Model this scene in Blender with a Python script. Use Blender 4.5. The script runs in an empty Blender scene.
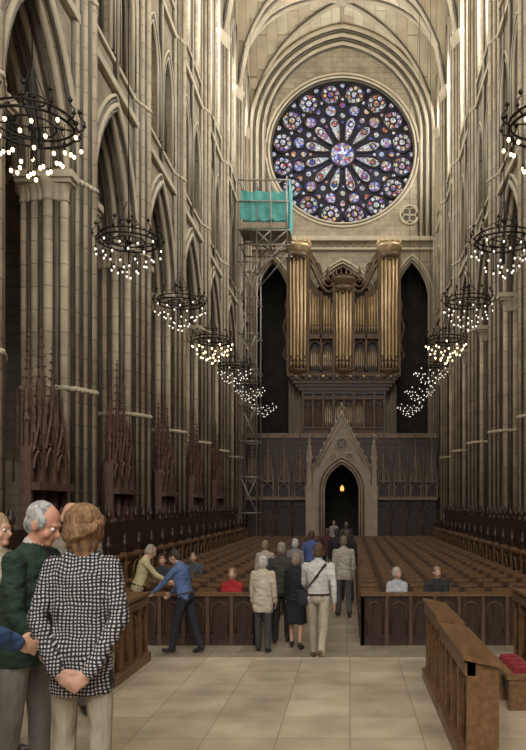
import bpy, math, random, bmesh
from mathutils import Vector, Matrix
from mathutils.bvhtree import BVHTree
random.seed(4)
S=bpy.context.scene
COL=S.collection
CX=0.5; EYE=2.45; PLAT=0.85
# ---------------------------------------------------------------- materials
def mat_base(name):
    m=bpy.data.materials.new(name); m.use_nodes=True
    nt=m.node_tree; b=nt.nodes['Principled BSDF']; return m,nt,b
def noisy(name,c1,c2,scale=3.0,rough=.8,bump=.2,stretch=(1,1,1),metal=0,detail=6,bscale=None,bdist=.02):
    m,nt,b=mat_base(name); N=nt.nodes; L=nt.links
    tc=N.new('ShaderNodeTexCoord'); mp=N.new('ShaderNodeMapping'); mp.inputs['Scale'].default_value=stretch
    L.new(tc.outputs['Object'],mp.inputs['Vector'])
    n=N.new('ShaderNodeTexNoise'); n.inputs['Scale'].default_value=scale; n.inputs['Detail'].default_value=detail
    L.new(mp.outputs[0],n.inputs['Vector'])
    r=N.new('ShaderNodeValToRGB'); r.color_ramp.elements[0].position=.3; r.color_ramp.elements[1].position=.72
    r.color_ramp.elements[0].color=(*c1,1); r.color_ramp.elements[1].color=(*c2,1)
    L.new(n.outputs['Fac'],r.inputs[0]); L.new(r.outputs[0],b.inputs['Base Color'])
    b.inputs['Roughness'].default_value=rough; b.inputs['Metallic'].default_value=metal
    if bump:
        n2=N.new('ShaderNodeTexNoise'); n2.inputs['Scale'].default_value=bscale or scale*6; L.new(mp.outputs[0],n2.inputs['Vector'])
        bp=N.new('ShaderNodeBump'); bp.inputs['Strength'].default_value=bump; bp.inputs['Distance'].default_value=bdist
        L.new(n2.outputs['Fac'],bp.inputs['Height']); L.new(bp.outputs[0],b.inputs['Normal'])
    return m
def stone_blocks(name,c1,c2,cm,axes='yz',bw=.7,bh=.35,rough=.85,blotch=.6):
    m,nt,b=mat_base(name); N=nt.nodes; L=nt.links
    tc=N.new('ShaderNodeTexCoord'); sp=N.new('ShaderNodeSeparateXYZ'); cb=N.new('ShaderNodeCombineXYZ')
    L.new(tc.outputs['Object'],sp.inputs[0])
    idx={'x':0,'y':1,'z':2}
    L.new(sp.outputs[idx[axes[0]]],cb.inputs[0]); L.new(sp.outputs[idx[axes[1]]],cb.inputs[1])
    br=N.new('ShaderNodeTexBrick'); br.inputs['Scale'].default_value=1
    br.inputs['Brick Width'].default_value=bw; br.inputs['Row Height'].default_value=bh; br.inputs['Mortar Size'].default_value=.012
    br.inputs['Color1'].default_value=(*c1,1); br.inputs['Color2'].default_value=(*c2,1); br.inputs['Mortar'].default_value=(*cm,1)
    L.new(cb.outputs[0],br.inputs['Vector'])
    n=N.new('ShaderNodeTexNoise'); n.inputs['Scale'].default_value=1.3; n.inputs['Detail'].default_value=8
    L.new(tc.outputs['Object'],n.inputs['Vector'])
    mx=N.new('ShaderNodeMix'); mx.data_type='RGBA'; mx.blend_type='MULTIPLY'; mx.inputs[0].default_value=blotch
    r=N.new('ShaderNodeValToRGB'); r.color_ramp.elements[0].color=(.42,.38,.33,1); r.color_ramp.elements[0].position=.3; r.color_ramp.elements[1].color=(1.1,1.06,1,1); r.color_ramp.elements[1].position=.65
    L.new(n.outputs['Fac'],r.inputs[0]); L.new(br.outputs['Color'],mx.inputs[6]); L.new(r.outputs[0],mx.inputs[7])
    L.new(mx.outputs[2],b.inputs['Base Color']); b.inputs['Roughness'].default_value=rough
    bp=N.new('ShaderNodeBump'); bp.inputs['Strength'].default_value=.3; bp.inputs['Distance'].default_value=.02; bp.invert=True
    L.new(br.outputs['Fac'],bp.inputs['Height']); L.new(bp.outputs[0],b.inputs['Normal'])
    return m
def plain(name,c,rough=.6,metal=0):
    return noisy(name,tuple(x*.82 for x in c),tuple(min(1,x*1.12) for x in c),scale=9,rough=rough,bump=.12,metal=metal,detail=3,bscale=60)
def emis(name,c,s):
    m,nt,b=mat_base(name); b.inputs['Base Color'].default_value=(*c,1)
    b.inputs['Emission Color'].default_value=(*c,1); b.inputs['Emission Strength'].default_value=s; return m
def stained(name,pal,scale,strength):
    m,nt,b=mat_base(name); N=nt.nodes; L=nt.links
    tc=N.new('ShaderNodeTexCoord'); v=N.new('ShaderNodeTexVoronoi'); v.inputs['Scale'].default_value=scale
    L.new(tc.outputs['Object'],v.inputs['Vector'])
    sp=N.new('ShaderNodeSeparateColor'); L.new(v.outputs['Color'],sp.inputs[0])
    r=N.new('ShaderNodeValToRGB'); cr=r.color_ramp; cr.interpolation='CONSTANT'
    while len(cr.elements)<len(pal): cr.elements.new(.5)
    for i,c in enumerate(pal):
        cr.elements[i].position=i/len(pal); cr.elements[i].color=(*c,1)
    L.new(sp.outputs[0],r.inputs[0])
    v2=N.new('ShaderNodeTexVoronoi'); v2.feature='DISTANCE_TO_EDGE'; v2.inputs['Scale'].default_value=scale; L.new(tc.outputs['Object'],v2.inputs['Vector'])
    mt=N.new('ShaderNodeMath'); mt.operation='GREATER_THAN'; mt.inputs[1].default_value=.05; L.new(v2.outputs['Distance'],mt.inputs[0])
    m2=N.new('ShaderNodeMath'); m2.operation='MULTIPLY'; m2.inputs[1].default_value=strength; L.new(mt.outputs[0],m2.inputs[0])
    b.inputs['Base Color'].default_value=(.02,.02,.03,1)
    L.new(r.outputs[0],b.inputs['Emission Color']); L.new(m2.outputs[0],b.inputs['Emission Strength']); return m
M={}
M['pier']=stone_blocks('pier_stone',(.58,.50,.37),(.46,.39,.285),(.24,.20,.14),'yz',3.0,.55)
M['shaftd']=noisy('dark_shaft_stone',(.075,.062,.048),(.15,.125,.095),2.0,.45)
M['wall']=stone_blocks('wall_stone',(.40,.345,.255),(.33,.285,.215),(.18,.15,.11),'yz')
M['wallx']=stone_blocks('end_wall_stone',(.47,.41,.31),(.40,.345,.26),(.24,.2,.15),'xz')
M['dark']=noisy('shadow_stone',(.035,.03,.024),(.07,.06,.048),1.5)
M['rib']=noisy('rib_stone',(.50,.43,.315),(.64,.56,.415),1.2)
M['web']=stone_blocks('vault_web_stone',(.86,.79,.60),(.70,.59,.42),(.36,.25,.16),'yx',1.6,.7,blotch=.3)
M['porch']=noisy('porch_stone',(.42,.345,.28),(.58,.485,.39),2.5,.8,.3)
M['oak']=noisy('dark_oak',(.022,.012,.008),(.060,.032,.019),2.5,.4,.25,(6,6,.6))
M['oak2']=noisy('carved_oak',(.065,.035,.023),(.15,.08,.052),3,.5,.3,(4,4,.8))
M['canopy']=noisy('canopy_oak',(.075,.038,.027),(.18,.095,.068),6,.5,.4,(3,3,1))
M['oak3']=noisy('stall_oak',(.11,.055,.024),(.23,.12,.052),3,.35,.2,(8,1,8))
M['oak5']=noisy('chair_oak',(.05,.026,.014),(.12,.064,.033),3,.3,.2,(8,1,8))
M['oak4']=noisy('brightened_oak',(.20,.15,.11),(.38,.29,.22),4,.6,.3,(4,4,.8))  # screen carving coloured brighter to make up for the dim light there
M['organ']=noisy('organ_case_oak',(.085,.047,.024),(.21,.12,.062),3,.45,.3,(5,5,.8))
M['gold']=noisy('gilded_pipe',(.48,.33,.17),(.74,.56,.33),2,.34,.02,(1,1,.5),metal=.45)
M['tin']=noisy('tin_pipe',(.42,.33,.24),(.6,.48,.34),2,.35,.02,metal=.6)
M['iron']=noisy('black_iron',(.012,.011,.01),(.03,.027,.022),6,.5,.1,metal=.5)
M['bulbw']=emis('bulb_cool',(1,.92,.80),1.4)
M['bulby']=emis('bulb_warm',(1,.74,.40),6)
M['gleam']=emis('lantern_glow',(1,.42,.10),2)
M['tarp']=noisy('turquoise_tarp',(.07,.38,.38),(.18,.58,.56),3,.6,.5)
M['pole']=noisy('scaffold_tube',(.28,.26,.23),(.42,.39,.34),6,.4,.05,metal=.5)
M['plank']=noisy('scaffold_plank',(.32,.27,.2),(.48,.42,.32),6,.8,.2)
M['red']=noisy('red_cushion',(.18,.010,.018),(.27,.025,.032),20,.9,.2)
M['glassday']=emis('clerestory_glass',(.85,.9,1),1.0)
M['glassdim']=stained('aisle_glass',[(.05,.06,.12),(.14,.15,.12),(.08,.03,.04),(.1,.12,.16)],4,.3)
def tiles(name,c1,c2,cm,sz,rough,off=0):
    m=stone_blocks(name,c1,c2,cm,'xy',sz,sz,rough)
    for n in m.node_tree.nodes:
        if n.type=='TEX_BRICK': n.offset=off; n.inputs['Mortar Size'].default_value=.005
        if n.type=='TEX_NOISE': n.inputs['Scale'].default_value=2.2
    return m
M['plat']=tiles('sanctuary_tiles',(.58,.50,.385),(.46,.39,.295),(.36,.30,.225),.5,.26)
M['nave']=tiles('nave_tiles',(.44,.39,.31),(.30,.26,.20),(.16,.13,.1),.45,.4)
# ---------------------------------------------------------------- mesh builder
class MB:
    def __init__(s): s.v=[];s.f=[];s.m=[];s.mats=[];s.s=[]
    def mi(s,k):
        m=M[k] if isinstance(k,str) else k
        if m not in s.mats: s.mats.append(m)
        return s.mats.index(m)
    def add(s,vs,fs,k,sm=False):
        o=len(s.v); i=s.mi(k); s.v+=[tuple(v) for v in vs]
        for f in fs: s.f.append(tuple(a+o for a in f)); s.m.append(i); s.s.append(sm)
    def box(s,x0,x1,y0,y1,z0,z1,k):
        s.add([(x0,y0,z0),(x1,y0,z0),(x1,y1,z0),(x0,y1,z0),(x0,y0,z1),(x1,y0,z1),(x1,y1,z1),(x0,y1,z1)],
              [(0,3,2,1),(4,5,6,7),(0,1,5,4),(1,2,6,5),(2,3,7,6),(3,0,4,7)],k)
    def tube(s,pts,r,k,n=8,closed=False):
        pts=[Vector(p) for p in pts]; c=len(pts); rs=r if isinstance(r,(list,tuple)) else [r]*c
        vs=[];prev=None
        for i,p in enumerate(pts):
            if closed: t=pts[(i+1)%c]-pts[i-1]
            else: t=pts[min(i+1,c-1)]-pts[max(i-1,0)]
            if t.length<1e-9: t=Vector((0,0,1))
            t.normalize()
            if prev is None:
                a=Vector((0,0,1)) if abs(t.z)<.9 else Vector((1,0,0))
                u=t.cross(a).normalized()
            else:
                u=prev-t*prev.dot(t)
                u=u.normalized() if u.length>1e-6 else t.orthogonal().normalized()
            prev=u; w=t.cross(u)
            for j in range(n):
                a=2*math.pi*j/n; vs.append(p+(u*math.cos(a)+w*math.sin(a))*rs[i])
        fs=[]
        for i in range(c if closed else c-1):
            i2=(i+1)%c
            for j in range(n):
                j2=(j+1)%n; fs.append((i*n+j,i*n+j2,i2*n+j2,i2*n+j))
        if not closed:
            fs.append(tuple(range(n-1,-1,-1))); fs.append(tuple((c-1)*n+j for j in range(n)))
        s.add(vs,fs,k,True)
    def lathe(s,prof,c,k,n=12,sm=True):
        vs=[];fs=[]
        for (r,z) in prof:
            for j in range(n):
                a=2*math.pi*j/n; vs.append((c[0]+r*math.cos(a),c[1]+r*math.sin(a),c[2]+z))
        for i in range(len(prof)-1):
            for j in range(n):
                j2=(j+1)%n; fs.append((i*n+j,i*n+j2,(i+1)*n+j2,(i+1)*n+j))
        fs.append(tuple(range(n-1,-1,-1))); fs.append(tuple((len(prof)-1)*n+j for j in range(n)))
        s.add(vs,fs,k,sm)
    def ball(s,c,r,k,n=8,m=5,sz=1):
        s.lathe([(max(.0005,r*math.sin(math.pi*i/m)),-r*sz*math.cos(math.pi*i/m)) for i in range(m+1)],c,k,n)
    def prism(s,poly,P,w0,w1,k):
        n=len(poly)
        vs=[P(u,v,w0) for u,v in poly]+[P(u,v,w1) for u,v in poly]
        fs=[tuple(range(n)),tuple(range(2*n-1,n-1,-1))]+[(i,i+n,(i+1)%n+n,(i+1)%n) for i in range(n)]
        s.add(vs,fs,k)
    def mesh(s,name):
        me=bpy.data.meshes.new(name); me.from_pydata(s.v,[],s.f)
        for m in s.mats: me.materials.append(m)
        me.polygons.foreach_set('material_index',s.m); me.polygons.foreach_set('use_smooth',s.s); me.update(); return me
    def obj(s,name,recenter=False,**kw):
        loc=Vector((0,0,0))
        if recenter:
            xs=[v[0] for v in s.v]; ys=[v[1] for v in s.v]; zs=[v[2] for v in s.v]
            loc=Vector(((min(xs)+max(xs))/2,(min(ys)+max(ys))/2,min(zs)))
            s.v=[(v[0]-loc.x,v[1]-loc.y,v[2]-loc.z) for v in s.v]
        o=bpy.data.objects.new(name,s.mesh(name)); o.location=loc; COL.objects.link(o); return o
def inst(name,me,loc,rz=0,sc=1):
    o=bpy.data.objects.new(name,me); o.location=loc; o.rotation_euler=(0,0,rz); o.scale=(sc,sc,sc); COL.objects.link(o); return o
def arch(w,h,n=8):
    r=(w*w+h*h)/(2*w); c=r-w; out=[]
    a1=math.atan2(h,-c)
    for i in range(n+1):
        a=math.pi+(a1-math.pi)*i/n; out.append((c+r*math.cos(a),r*math.sin(a)))
    return out+[(-x,z) for x,z in reversed(out[:-1])]
def panel(mb,P,u0,u1,v0,v1,ops,w0,w1,k,kr=None):
    kr=kr or k
    def q(a,b,c,d,w,kk): mb.add([P(*a,w),P(*b,w),P(*c,w),P(*d,w)],[(0,1,2,3)],kk)
    cur=u0
    for (c,hw,sill,spr,rise) in ops:
        for w in (w0,w1):
            q((cur,v0),(c-hw,v0),(c-hw,v1),(cur,v1),w,k)
            if sill>v0: q((c-hw,v0),(c+hw,v0),(c+hw,sill),(c-hw,sill),w,k)
        pts=[(c+x,spr+z) for x,z in arch(hw,rise)]
        for a,b in zip(pts,pts[1:]):
            for w in (w0,w1): q(a,b,(b[0],v1),(a[0],v1),w,k)
        out=[(c-hw,sill)]+pts+[(c+hw,sill)]
        for a,b in zip(out,out[1:]+out[:1]):
            if a[1]==b[1]==v0: continue
            mb.add([P(*a,w0),P(*b,w0),P(*b,w1),P(*a,w1)],[(0,1,2,3)],kr)
        cur=c+hw
    for w in (w0,w1): q((cur,v0),(u1,v0),(u1,v1),(cur,v1),w,k)
def mould(mb,P,c,hw,v0,spr,rise,d,w,r,k,n=6,jamb=True):
    pts=[P(c+x,spr+z,w) for x,z in arch(hw+d,rise+d*1.1,8)]
    if jamb: pts=[P(c-hw-d,v0,w)]+pts+[P(c+hw+d,v0,w)]
    mb.tube(pts,r,k,n)
# ---------------------------------------------------------------- shell
WX=6.25; BAY=5.0; YE=48.4; P0=YE-11*BAY
piers=[P0+BAY*i for i in range(12)]
ZA=14.5; ZT=20.4; ZS=27.0; RISE=7.2; ZTOP=34.6; HWA=1.8
for side,nm in ((-1,'left'),(1,'right')):
    mb=MB()
    P=lambda u,v,w,side=side:(side*(WX+w),u,v)
    for i in range(len(piers)-1):
        a=piers[i]; b=piers[i+1]; c=(a+b)/2
        panel(mb,P,a,b,0,ZA,[(c,HWA,0,10.3,3.4)],0,1.25,'wall')
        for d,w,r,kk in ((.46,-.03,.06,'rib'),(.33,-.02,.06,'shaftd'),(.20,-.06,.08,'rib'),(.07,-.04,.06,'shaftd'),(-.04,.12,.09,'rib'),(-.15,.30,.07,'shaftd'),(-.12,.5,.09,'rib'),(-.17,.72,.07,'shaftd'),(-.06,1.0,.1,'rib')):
            mould(mb,P,c,HWA,10.3,10.3,3.4,d,w,r,kk,6,False)
        tri=[(c-1.05,.62,15.3,17.6,1.35),(c+1.05,.62,15.3,17.6,1.35)]
        panel(mb,P,a,b,ZA,ZT,tri,0,1.1,'wall')
        for t in tri:
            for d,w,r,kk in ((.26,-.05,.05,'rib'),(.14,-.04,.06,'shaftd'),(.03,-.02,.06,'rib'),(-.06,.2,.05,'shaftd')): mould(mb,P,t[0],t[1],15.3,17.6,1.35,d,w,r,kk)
        cl=[(c-1.0,.72,21.6,28.2,2.0),(c+1.0,.72,21.6,28.2,2.0)]
        panel(mb,P,a,b,ZT,ZTOP,cl,0,1.0,'wall')
        for t in cl:
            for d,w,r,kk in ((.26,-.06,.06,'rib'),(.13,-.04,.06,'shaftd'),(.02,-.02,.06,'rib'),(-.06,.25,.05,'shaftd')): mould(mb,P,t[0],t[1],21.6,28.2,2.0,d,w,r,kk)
            mb.box(*sorted((side*(WX+.93),side*(WX+.99))),t[0]-.75,t[0]+.75,21.5,30.3,'glassday')
            mb.box(*sorted((side*(WX+.85),side*(WX+.93))),t[0]-.04,t[0]+.04,21.5,30.2,'rib')
            for zz in (23,24.5,26,27.5): mb.box(*sorted((side*(WX+.88),side*(WX+.93))),t[0]-.72,t[0]+.72,zz,zz+.06,'iron')
        for q,r,kk in ((0,.08,'rib'),(-.1,.05,'shaftd'),(-2.02,.05,'shaftd'),(2.02,.05,'shaftd')):
            mb.tube([P(c+q,ZA,-.06),P(c+q,31,-.06)],r,kk,6)
    for z,p,h in ((14.25,.14,.22),(20.25,.14,.22),(15.05,.08,.12),(21.3,.1,.14)):
        mb.box(*sorted((side*(WX-p),side*(WX+.05))),piers[0],YE,z,z+h,'rib')
    mb.obj('wall_'+nm)
    mb=MB(); ax=11.6
    P2=lambda u,v,w,side=side:(side*(ax+w),u,v)
    for i in range(len(piers)-1):
        a=piers[i]; b=piers[i+1]; c=(a+b)/2
        panel(mb,P2,a,b,0,15,[(c,1.0,4,10,2)],0,.8,'wall')
        mb.box(*sorted((side*(ax+.6),side*(ax+.7))),c-1.02,c+1.02,4,12.2,'glassdim')
        mb.tube([(side*(ax-.1),a,0),(side*(ax-.1),a,10.3)],.22,'pier',8)
        xs=[side*(7.75+ (ax-7.75)/2)+x for x,z in arch(1.9,2.8)]
        mb.tube([(x,a,10.3+z*1.2) for x,(q,z) in zip(xs,arch(1.9,2.8))],.16,'rib',6)
    mb.obj('aisle_wall_'+nm)
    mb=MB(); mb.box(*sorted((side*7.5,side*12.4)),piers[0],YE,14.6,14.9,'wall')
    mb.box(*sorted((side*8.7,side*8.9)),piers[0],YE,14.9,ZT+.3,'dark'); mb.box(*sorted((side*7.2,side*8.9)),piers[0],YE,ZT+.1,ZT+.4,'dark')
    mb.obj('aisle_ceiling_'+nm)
# piers
mb=MB()
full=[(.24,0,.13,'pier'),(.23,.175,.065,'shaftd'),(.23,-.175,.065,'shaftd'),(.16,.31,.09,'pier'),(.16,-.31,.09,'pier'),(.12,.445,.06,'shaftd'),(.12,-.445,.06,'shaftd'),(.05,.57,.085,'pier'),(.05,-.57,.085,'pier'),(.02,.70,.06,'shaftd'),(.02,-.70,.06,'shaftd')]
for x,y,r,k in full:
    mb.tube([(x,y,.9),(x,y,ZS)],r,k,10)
    for z in (5.2,10.3,15,20.3): mb.lathe([(r,0),(r+.04,.03),(r+.04,.1),(r,.13)],(x,y,z),'rib',10)
    mb.lathe([(r+.10,0),(r+.10,.12),(r+.03,.22),(r+.06,.3),(r,.38)],(x,y,.55),'rib',10)
    mb.lathe([(r,0),(r+.04,.05),(r+.02,.2),(r+.12,.5),(r+.14,.62)],(x,y,ZS-.6),'rib',10)
low=[]
for sy in (1,-1):
    low+=[(-.15,.80*sy,.10,'pier'),(-.31,.87*sy,.065,'shaftd'),(-.50,.90*sy,.115,'pier'),(-.68,.87*sy,.065,'shaftd'),(-.85,.80*sy,.10,'pier'),(-1.0,.79*sy,.06,'shaftd'),(-1.14,.74*sy,.09,'pier')]
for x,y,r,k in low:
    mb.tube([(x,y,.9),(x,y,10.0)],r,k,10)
    mb.lathe([(r,0),(r+.04,.03),(r+.04,.1),(r,.13)],(x,y,5.2),'rib',10)
    mb.lathe([(r+.10,0),(r+.10,.12),(r+.03,.22),(r+.06,.3),(r,.38)],(x,y,.55),'rib',10)
    mb.lathe([(r,0),(r+.04,.04),(r+.01,.12),(r+.05,.3),(r+.11,.42),(r+.12,.55)],(x,y,9.75),'rib',10)
for sy in (1,-1):
    y0,y1=sorted((.70*sy,1.12*sy)); mb.box(-1.25,.16,y0,y1,10.25,10.42,'rib'); y0,y1=sorted((.70*sy,1.05*sy)); mb.box(-1.25,.10,y0,y1,10.15,10.25,'rib')
mb.box(-1.35,.42,-1.02,1.02,0,.4,'rib'); mb.box(-1.3,.36,-.98,.98,.4,.56,'rib')
pm=mb.mesh('stone_pier')
for side in (-1,1):
    for y in piers[:-1]:
        inst('stone_pier',pm,(side*WX,y,0),0 if side<0 else math.pi)
for side in (-1,1): inst('stone_pier',pm,(side*(WX+.1),YE-.3,0),0 if side<0 else math.pi)
# vault
def prof(x,w=WX,h=RISE):
    r=(w*w+h*h)/(2*w); c=r-w; x=-abs(x); return math.sqrt(max(0,r*r-(x-c)**2))
mb=MB(); n=20
for i in range(len(piers)-1):
    a=piers[i]; c=a+BAY/2; vs=[]; fs=[]
    for iu in range(n+1):
        u=-1+2*iu/n
        for iv in range(n+1):
            v=-1+2*iv/n; vs.append((u*WX,c+v*BAY/2,ZS+max(prof(u*WX),prof(v*WX))))
    for iu in range(n):
        for iv in range(n):
            o=iu*(n+1)+iv
            fs.append((o,o+1,o+n+2,o+n+1))
    mb.add(vs,fs,'web')
    us=[-1+2*j/24 for j in range(25)]
    for sg in (1,-1):
        mb.tube([(u*WX,c+sg*u*BAY/2,ZS+prof(u*WX)-.06) for u in us],.13,'rib',6)
        for q in (-.17,.17): mb.tube([(u*WX,c+sg*u*BAY/2+q,ZS+prof(u*WX)+.0) for u in us],.06,'shaftd',5)
    mb.tube([(u*WX,a,ZS+prof(u*WX)-.08) for u in us],.22,'rib',8)
    for q in (-.26,.26): mb.tube([(u*WX,a+q,ZS+prof(u*WX)+.0) for u in us],.09,'shaftd',6)
    mb.tube([(0,a,ZS+RISE-.03),(0,a+BAY,ZS+RISE-.03)],.12,'rib',6)
    mb.tube([(-WX,c,ZS+RISE-.03),(WX,c,ZS+RISE-.03)],.1,'rib',6)
    mb.lathe([(.3,-.18),(.36,0),(.3,.1)],(0,c,ZS+RISE-.1),'rib',12)
    for side in (-1,1): mb.tube([(side*(WX-.05),c+v*BAY/2,ZS+prof(v*WX)-.03) for v in us],.12,'rib',6)
mb.obj('ceiling')
# end wall
PE=lambda u,v,w:(u,YE+w,v)
RZ=26.0; RR=4.85
mb=MB()
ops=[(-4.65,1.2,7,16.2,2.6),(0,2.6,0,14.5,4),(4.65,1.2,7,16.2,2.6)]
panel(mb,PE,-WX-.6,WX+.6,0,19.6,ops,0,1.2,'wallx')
for o in ops:
    for d,w,r in ((.2,-.05,.09),(.02,-.02,.06),(-.08,.3,.09)): mould(mb,PE,o[0],o[1],o[2],o[3],o[4],d,w,r,'rib')
x0,x1,z0,z1=-WX-.6,WX+.6,19.6,ZTOP
na=72
def edge(a):
    dx,dz=math.cos(a),math.sin(a); t=1e9
    if dx>1e-6:t=min(t,x1/dx)
    if dx<-1e-6:t=min(t,x0/dx)
    if dz>1e-6:t=min(t,(z1-RZ)/dz)
    if dz<-1e-6:t=min(t,(z0-RZ)/dz)
    return (dx*t,RZ+dz*t)
angs=sorted([2*math.pi*i/na for i in range(na)]+[math.atan2(z-RZ,x)%(2*math.pi) for x in (x0,x1) for z in (z0,z1)])
for a,b in zip(angs,angs[1:]+[angs[0]+2*math.pi]):
    ea,eb=edge(a),edge(b); ca=(RR*math.cos(a),RZ+RR*math.sin(a)); cb=(RR*math.cos(b),RZ+RR*math.sin(b))
    mb.add([PE(*ca,0),PE(*cb,0),PE(*eb,0),PE(*ea,0)],[(0,1,2,3)],'wallx')
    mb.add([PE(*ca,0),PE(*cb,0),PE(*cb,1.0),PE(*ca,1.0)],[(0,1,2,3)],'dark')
def ring(mb,cx,cz,R,w,r,k,n=48,m=6):
    mb.tube([PE(cx+R*math.cos(2*math.pi*i/n),cz+R*math.sin(2*math.pi*i/n),w) for i in range(n)],r,k,m,closed=True)
for R,w,r,kk in ((RR+.24,-.02,.09,'rib'),(RR+.12,-.02,.05,'shaftd'),(RR+.02,-.03,.07,'rib'),(RR-.05,.2,.08,'shaftd')): ring(mb,0,RZ,R,w,r,kk,72)
for d,r,w in ((.22,.14,-.45),(.42,.08,-.36),(.62,.13,-.26),(.82,.08,-.16),(1.02,.12,-.08),(1.2,.07,-.03)):
    hw=WX-d; pts=[(-hw,20.2)]+[(x,ZS+z) for x,z in arch(hw,RISE-d*1.1,14)]+[(hw,20.2)]
    mb.tube([PE(x,z,w) for x,z in pts],r,'rib' if r>.1 else 'shaftd',8)
for sx in (-1,1):
    for (x,z,R) in ((4.45,21.7,.62),):
        ring(mb,sx*x,z,R,-.03,.07,'rib',20); disc_pts=[PE(sx*x+R*.95*math.cos(t*math.pi/10),z+R*.95*math.sin(t*math.pi/10),-.01) for t in range(20)]; mb.add(disc_pts,[tuple(range(20))],'shaftd')
        for q in range(4):
            aa=q*math.pi/2+math.pi/4; ring(mb,sx*x+.3*math.cos(aa),z+.3*math.sin(aa),.24,-.04,.04,'rib',12)
mb.box(-WX,WX,YE-.35,YE,19.9,20.2,'rib'); mb.box(-WX,WX,YE-.18,YE,19.35,19.5,'rib')
for i in range(24):
    x=-5.7+i*.496; mb.tube([PE(x+a,19.52+b*.6,-.04) for a,b in arch(.22,.4,3)],.035,'rib',4)
mb.obj('wall_end')
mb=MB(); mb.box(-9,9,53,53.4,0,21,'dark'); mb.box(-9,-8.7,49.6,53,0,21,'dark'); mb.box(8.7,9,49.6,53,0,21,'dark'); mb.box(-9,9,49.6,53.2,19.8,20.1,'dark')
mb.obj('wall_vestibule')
mb=MB(); PB=lambda u,v,w:(u,P0-.3-w,v)
panel(mb,PB,-12.4,12.4,0,ZTOP,[(-3.6,1.1,6,22,4),(0,1.3,6,24,4.5),(3.6,1.1,6,22,4)],0,1,'wallx')
for x,w_,t in ((-3.6,1.1,26),(0,1.3,28.5),(3.6,1.1,26)): mb.box(x-w_,x+w_,P0-1.25,P0-1.2,6,t,'glassday')
mb.obj('wall_rear')
# rose window
blue=[(.05,.08,.42),(.12,.18,.60),(.45,.52,.78),(.30,.08,.30),(.7,.72,.8),(.08,.08,.36),(.5,.3,.15)]
white=[(.85,.84,.86),(.50,.56,.82),(.86,.84,.72),(.45,.20,.35),(.72,.72,.84),(.45,.58,.50),(.80,.62,.40)]
redp=[(.60,.08,.08),(.80,.55,.20),(.15,.12,.50),(.75,.68,.72),(.55,.22,.10)]
M['gb']=stained('stained_glass_blue',blue,3.8,1.0); M['gw']=stained('stained_glass_pale',white,6.0,.92); M['gr']=stained('stained_glass_ruby',redp,5,.9)
M['gdark']=stained('stained_glass_deep',[(.01,.015,.07),(.03,.01,.04),(.005,.005,.02),(.03,.04,.15),(.005,.005,.01)],3.0,.35)
M['trac']=noisy('backlit_tracery_stone',(.010,.008,.007),(.022,.019,.016),3)  # near-black paints the backlit silhouette into the stone colour
mb=MB()
def disc(cx,cz,R,w,k,n=20):
    vs=[PE(cx,cz,w)]+[PE(cx+R*math.cos(2*math.pi*i/n),cz+R*math.sin(2*math.pi*i/n),w) for i in range(n)]
    mb.add(vs,[(0,1+i,1+(i+1)%n) for i in range(n)],k)
W0=.55
disc(0,RZ,RR-.02,W0+.12,'gdark',64)
for i in range(16):
    a=2*math.pi*(i+.5)/16; x=4.08*math.cos(a); z=RZ+4.08*math.sin(a)
    disc(x,z,.62,W0+.05,'gb')
    ring(mb,x,z,.69,W0,.085,'trac',20)
    for j in range(8):
        b=2*math.pi*j/8+a; disc(x+.43*math.cos(b),z+.43*math.sin(b),.16,W0+.0,'gw' if (j+i)%3 else 'gr' ,8); ring(mb,x+.43*math.cos(b),z+.43*math.sin(b),.17,W0-.01,.03,'trac',8,4)
    disc(x,z,.20,W0+.0,'gw' if i%2 else 'gr',10); ring(mb,x,z,.23,W0-.01,.045,'trac',10,4)
    a=2*math.pi*i/16
    disc(4.62*math.cos(a),RZ+4.62*math.sin(a),.15,W0,'gw',8)
    disc(3.72*math.cos(a),RZ+3.72*math.sin(a),.11,W0,'gw',8)
for i in range(12):
    a=2*math.pi*(i+.5)/12; ca,sa=math.cos(a),math.sin(a)
    x,z=3.02*ca,RZ+3.02*sa; disc(x,z,.36,W0+.02,'gb',14); ring(mb,x,z,.41,W0,.065,'trac',16,5)
    for j in range(4):
        b=a+math.pi/2*j; disc(x+.19*math.cos(b),z+.19*math.sin(b),.11,W0-.01,'gw',7)
    disc(x,z,.08,W0-.02,'gr',7)
    prf=[(.92,.07),(1.2,.17),(1.6,.27),(2.0,.33),(2.3,.31),(2.5,.18),(2.6,.0)]
    pl=[(r,t) for r,t in prf]+[(r,-t) for r,t in reversed(prf[:-1])]
    pts=[(r*ca-t*sa,RZ+r*sa+t*ca) for r,t in pl]
    vs=[PE(x,z,W0+.04) for x,z in pts]; mb.add(vs,[tuple(range(len(vs)))],'gw')
    mb.tube([PE(x,z,W0) for x,z in pts],.065,'trac',5,closed=True)
    disc(2.1*ca,RZ+2.1*sa,.17,W0+.01,'gr' if i%2 else 'gb',10); ring(mb,2.1*ca,RZ+2.1*sa,.19,W0,.035,'trac',10,4)
    a+=math.pi/12
    disc(2.62*math.cos(a),RZ+2.62*math.sin(a),.17,W0+.02,'gw',8); disc(2.15*math.cos(a),RZ+2.15*math.sin(a),.10,W0+.02,'gb',8)
    disc(3.3*math.cos(a),RZ+3.3*math.sin(a),.2,W0+.02,'gr',8); ring(mb,3.3*math.cos(a),RZ+3.3*math.sin(a),.22,W0,.03,'trac',8,4)
disc(0,RZ,.82,W0+.03,'gb',24); ring(mb,0,RZ,.86,W0,.09,'trac',28)
for i in range(8):
    a=2*math.pi*i/8; disc(.60*math.cos(a),RZ+.60*math.sin(a),.16,W0,'gr' if i%2 else 'gw',8)
M['gwhite']=emis('white_glass',(.62,.72,.95),.9)
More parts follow.
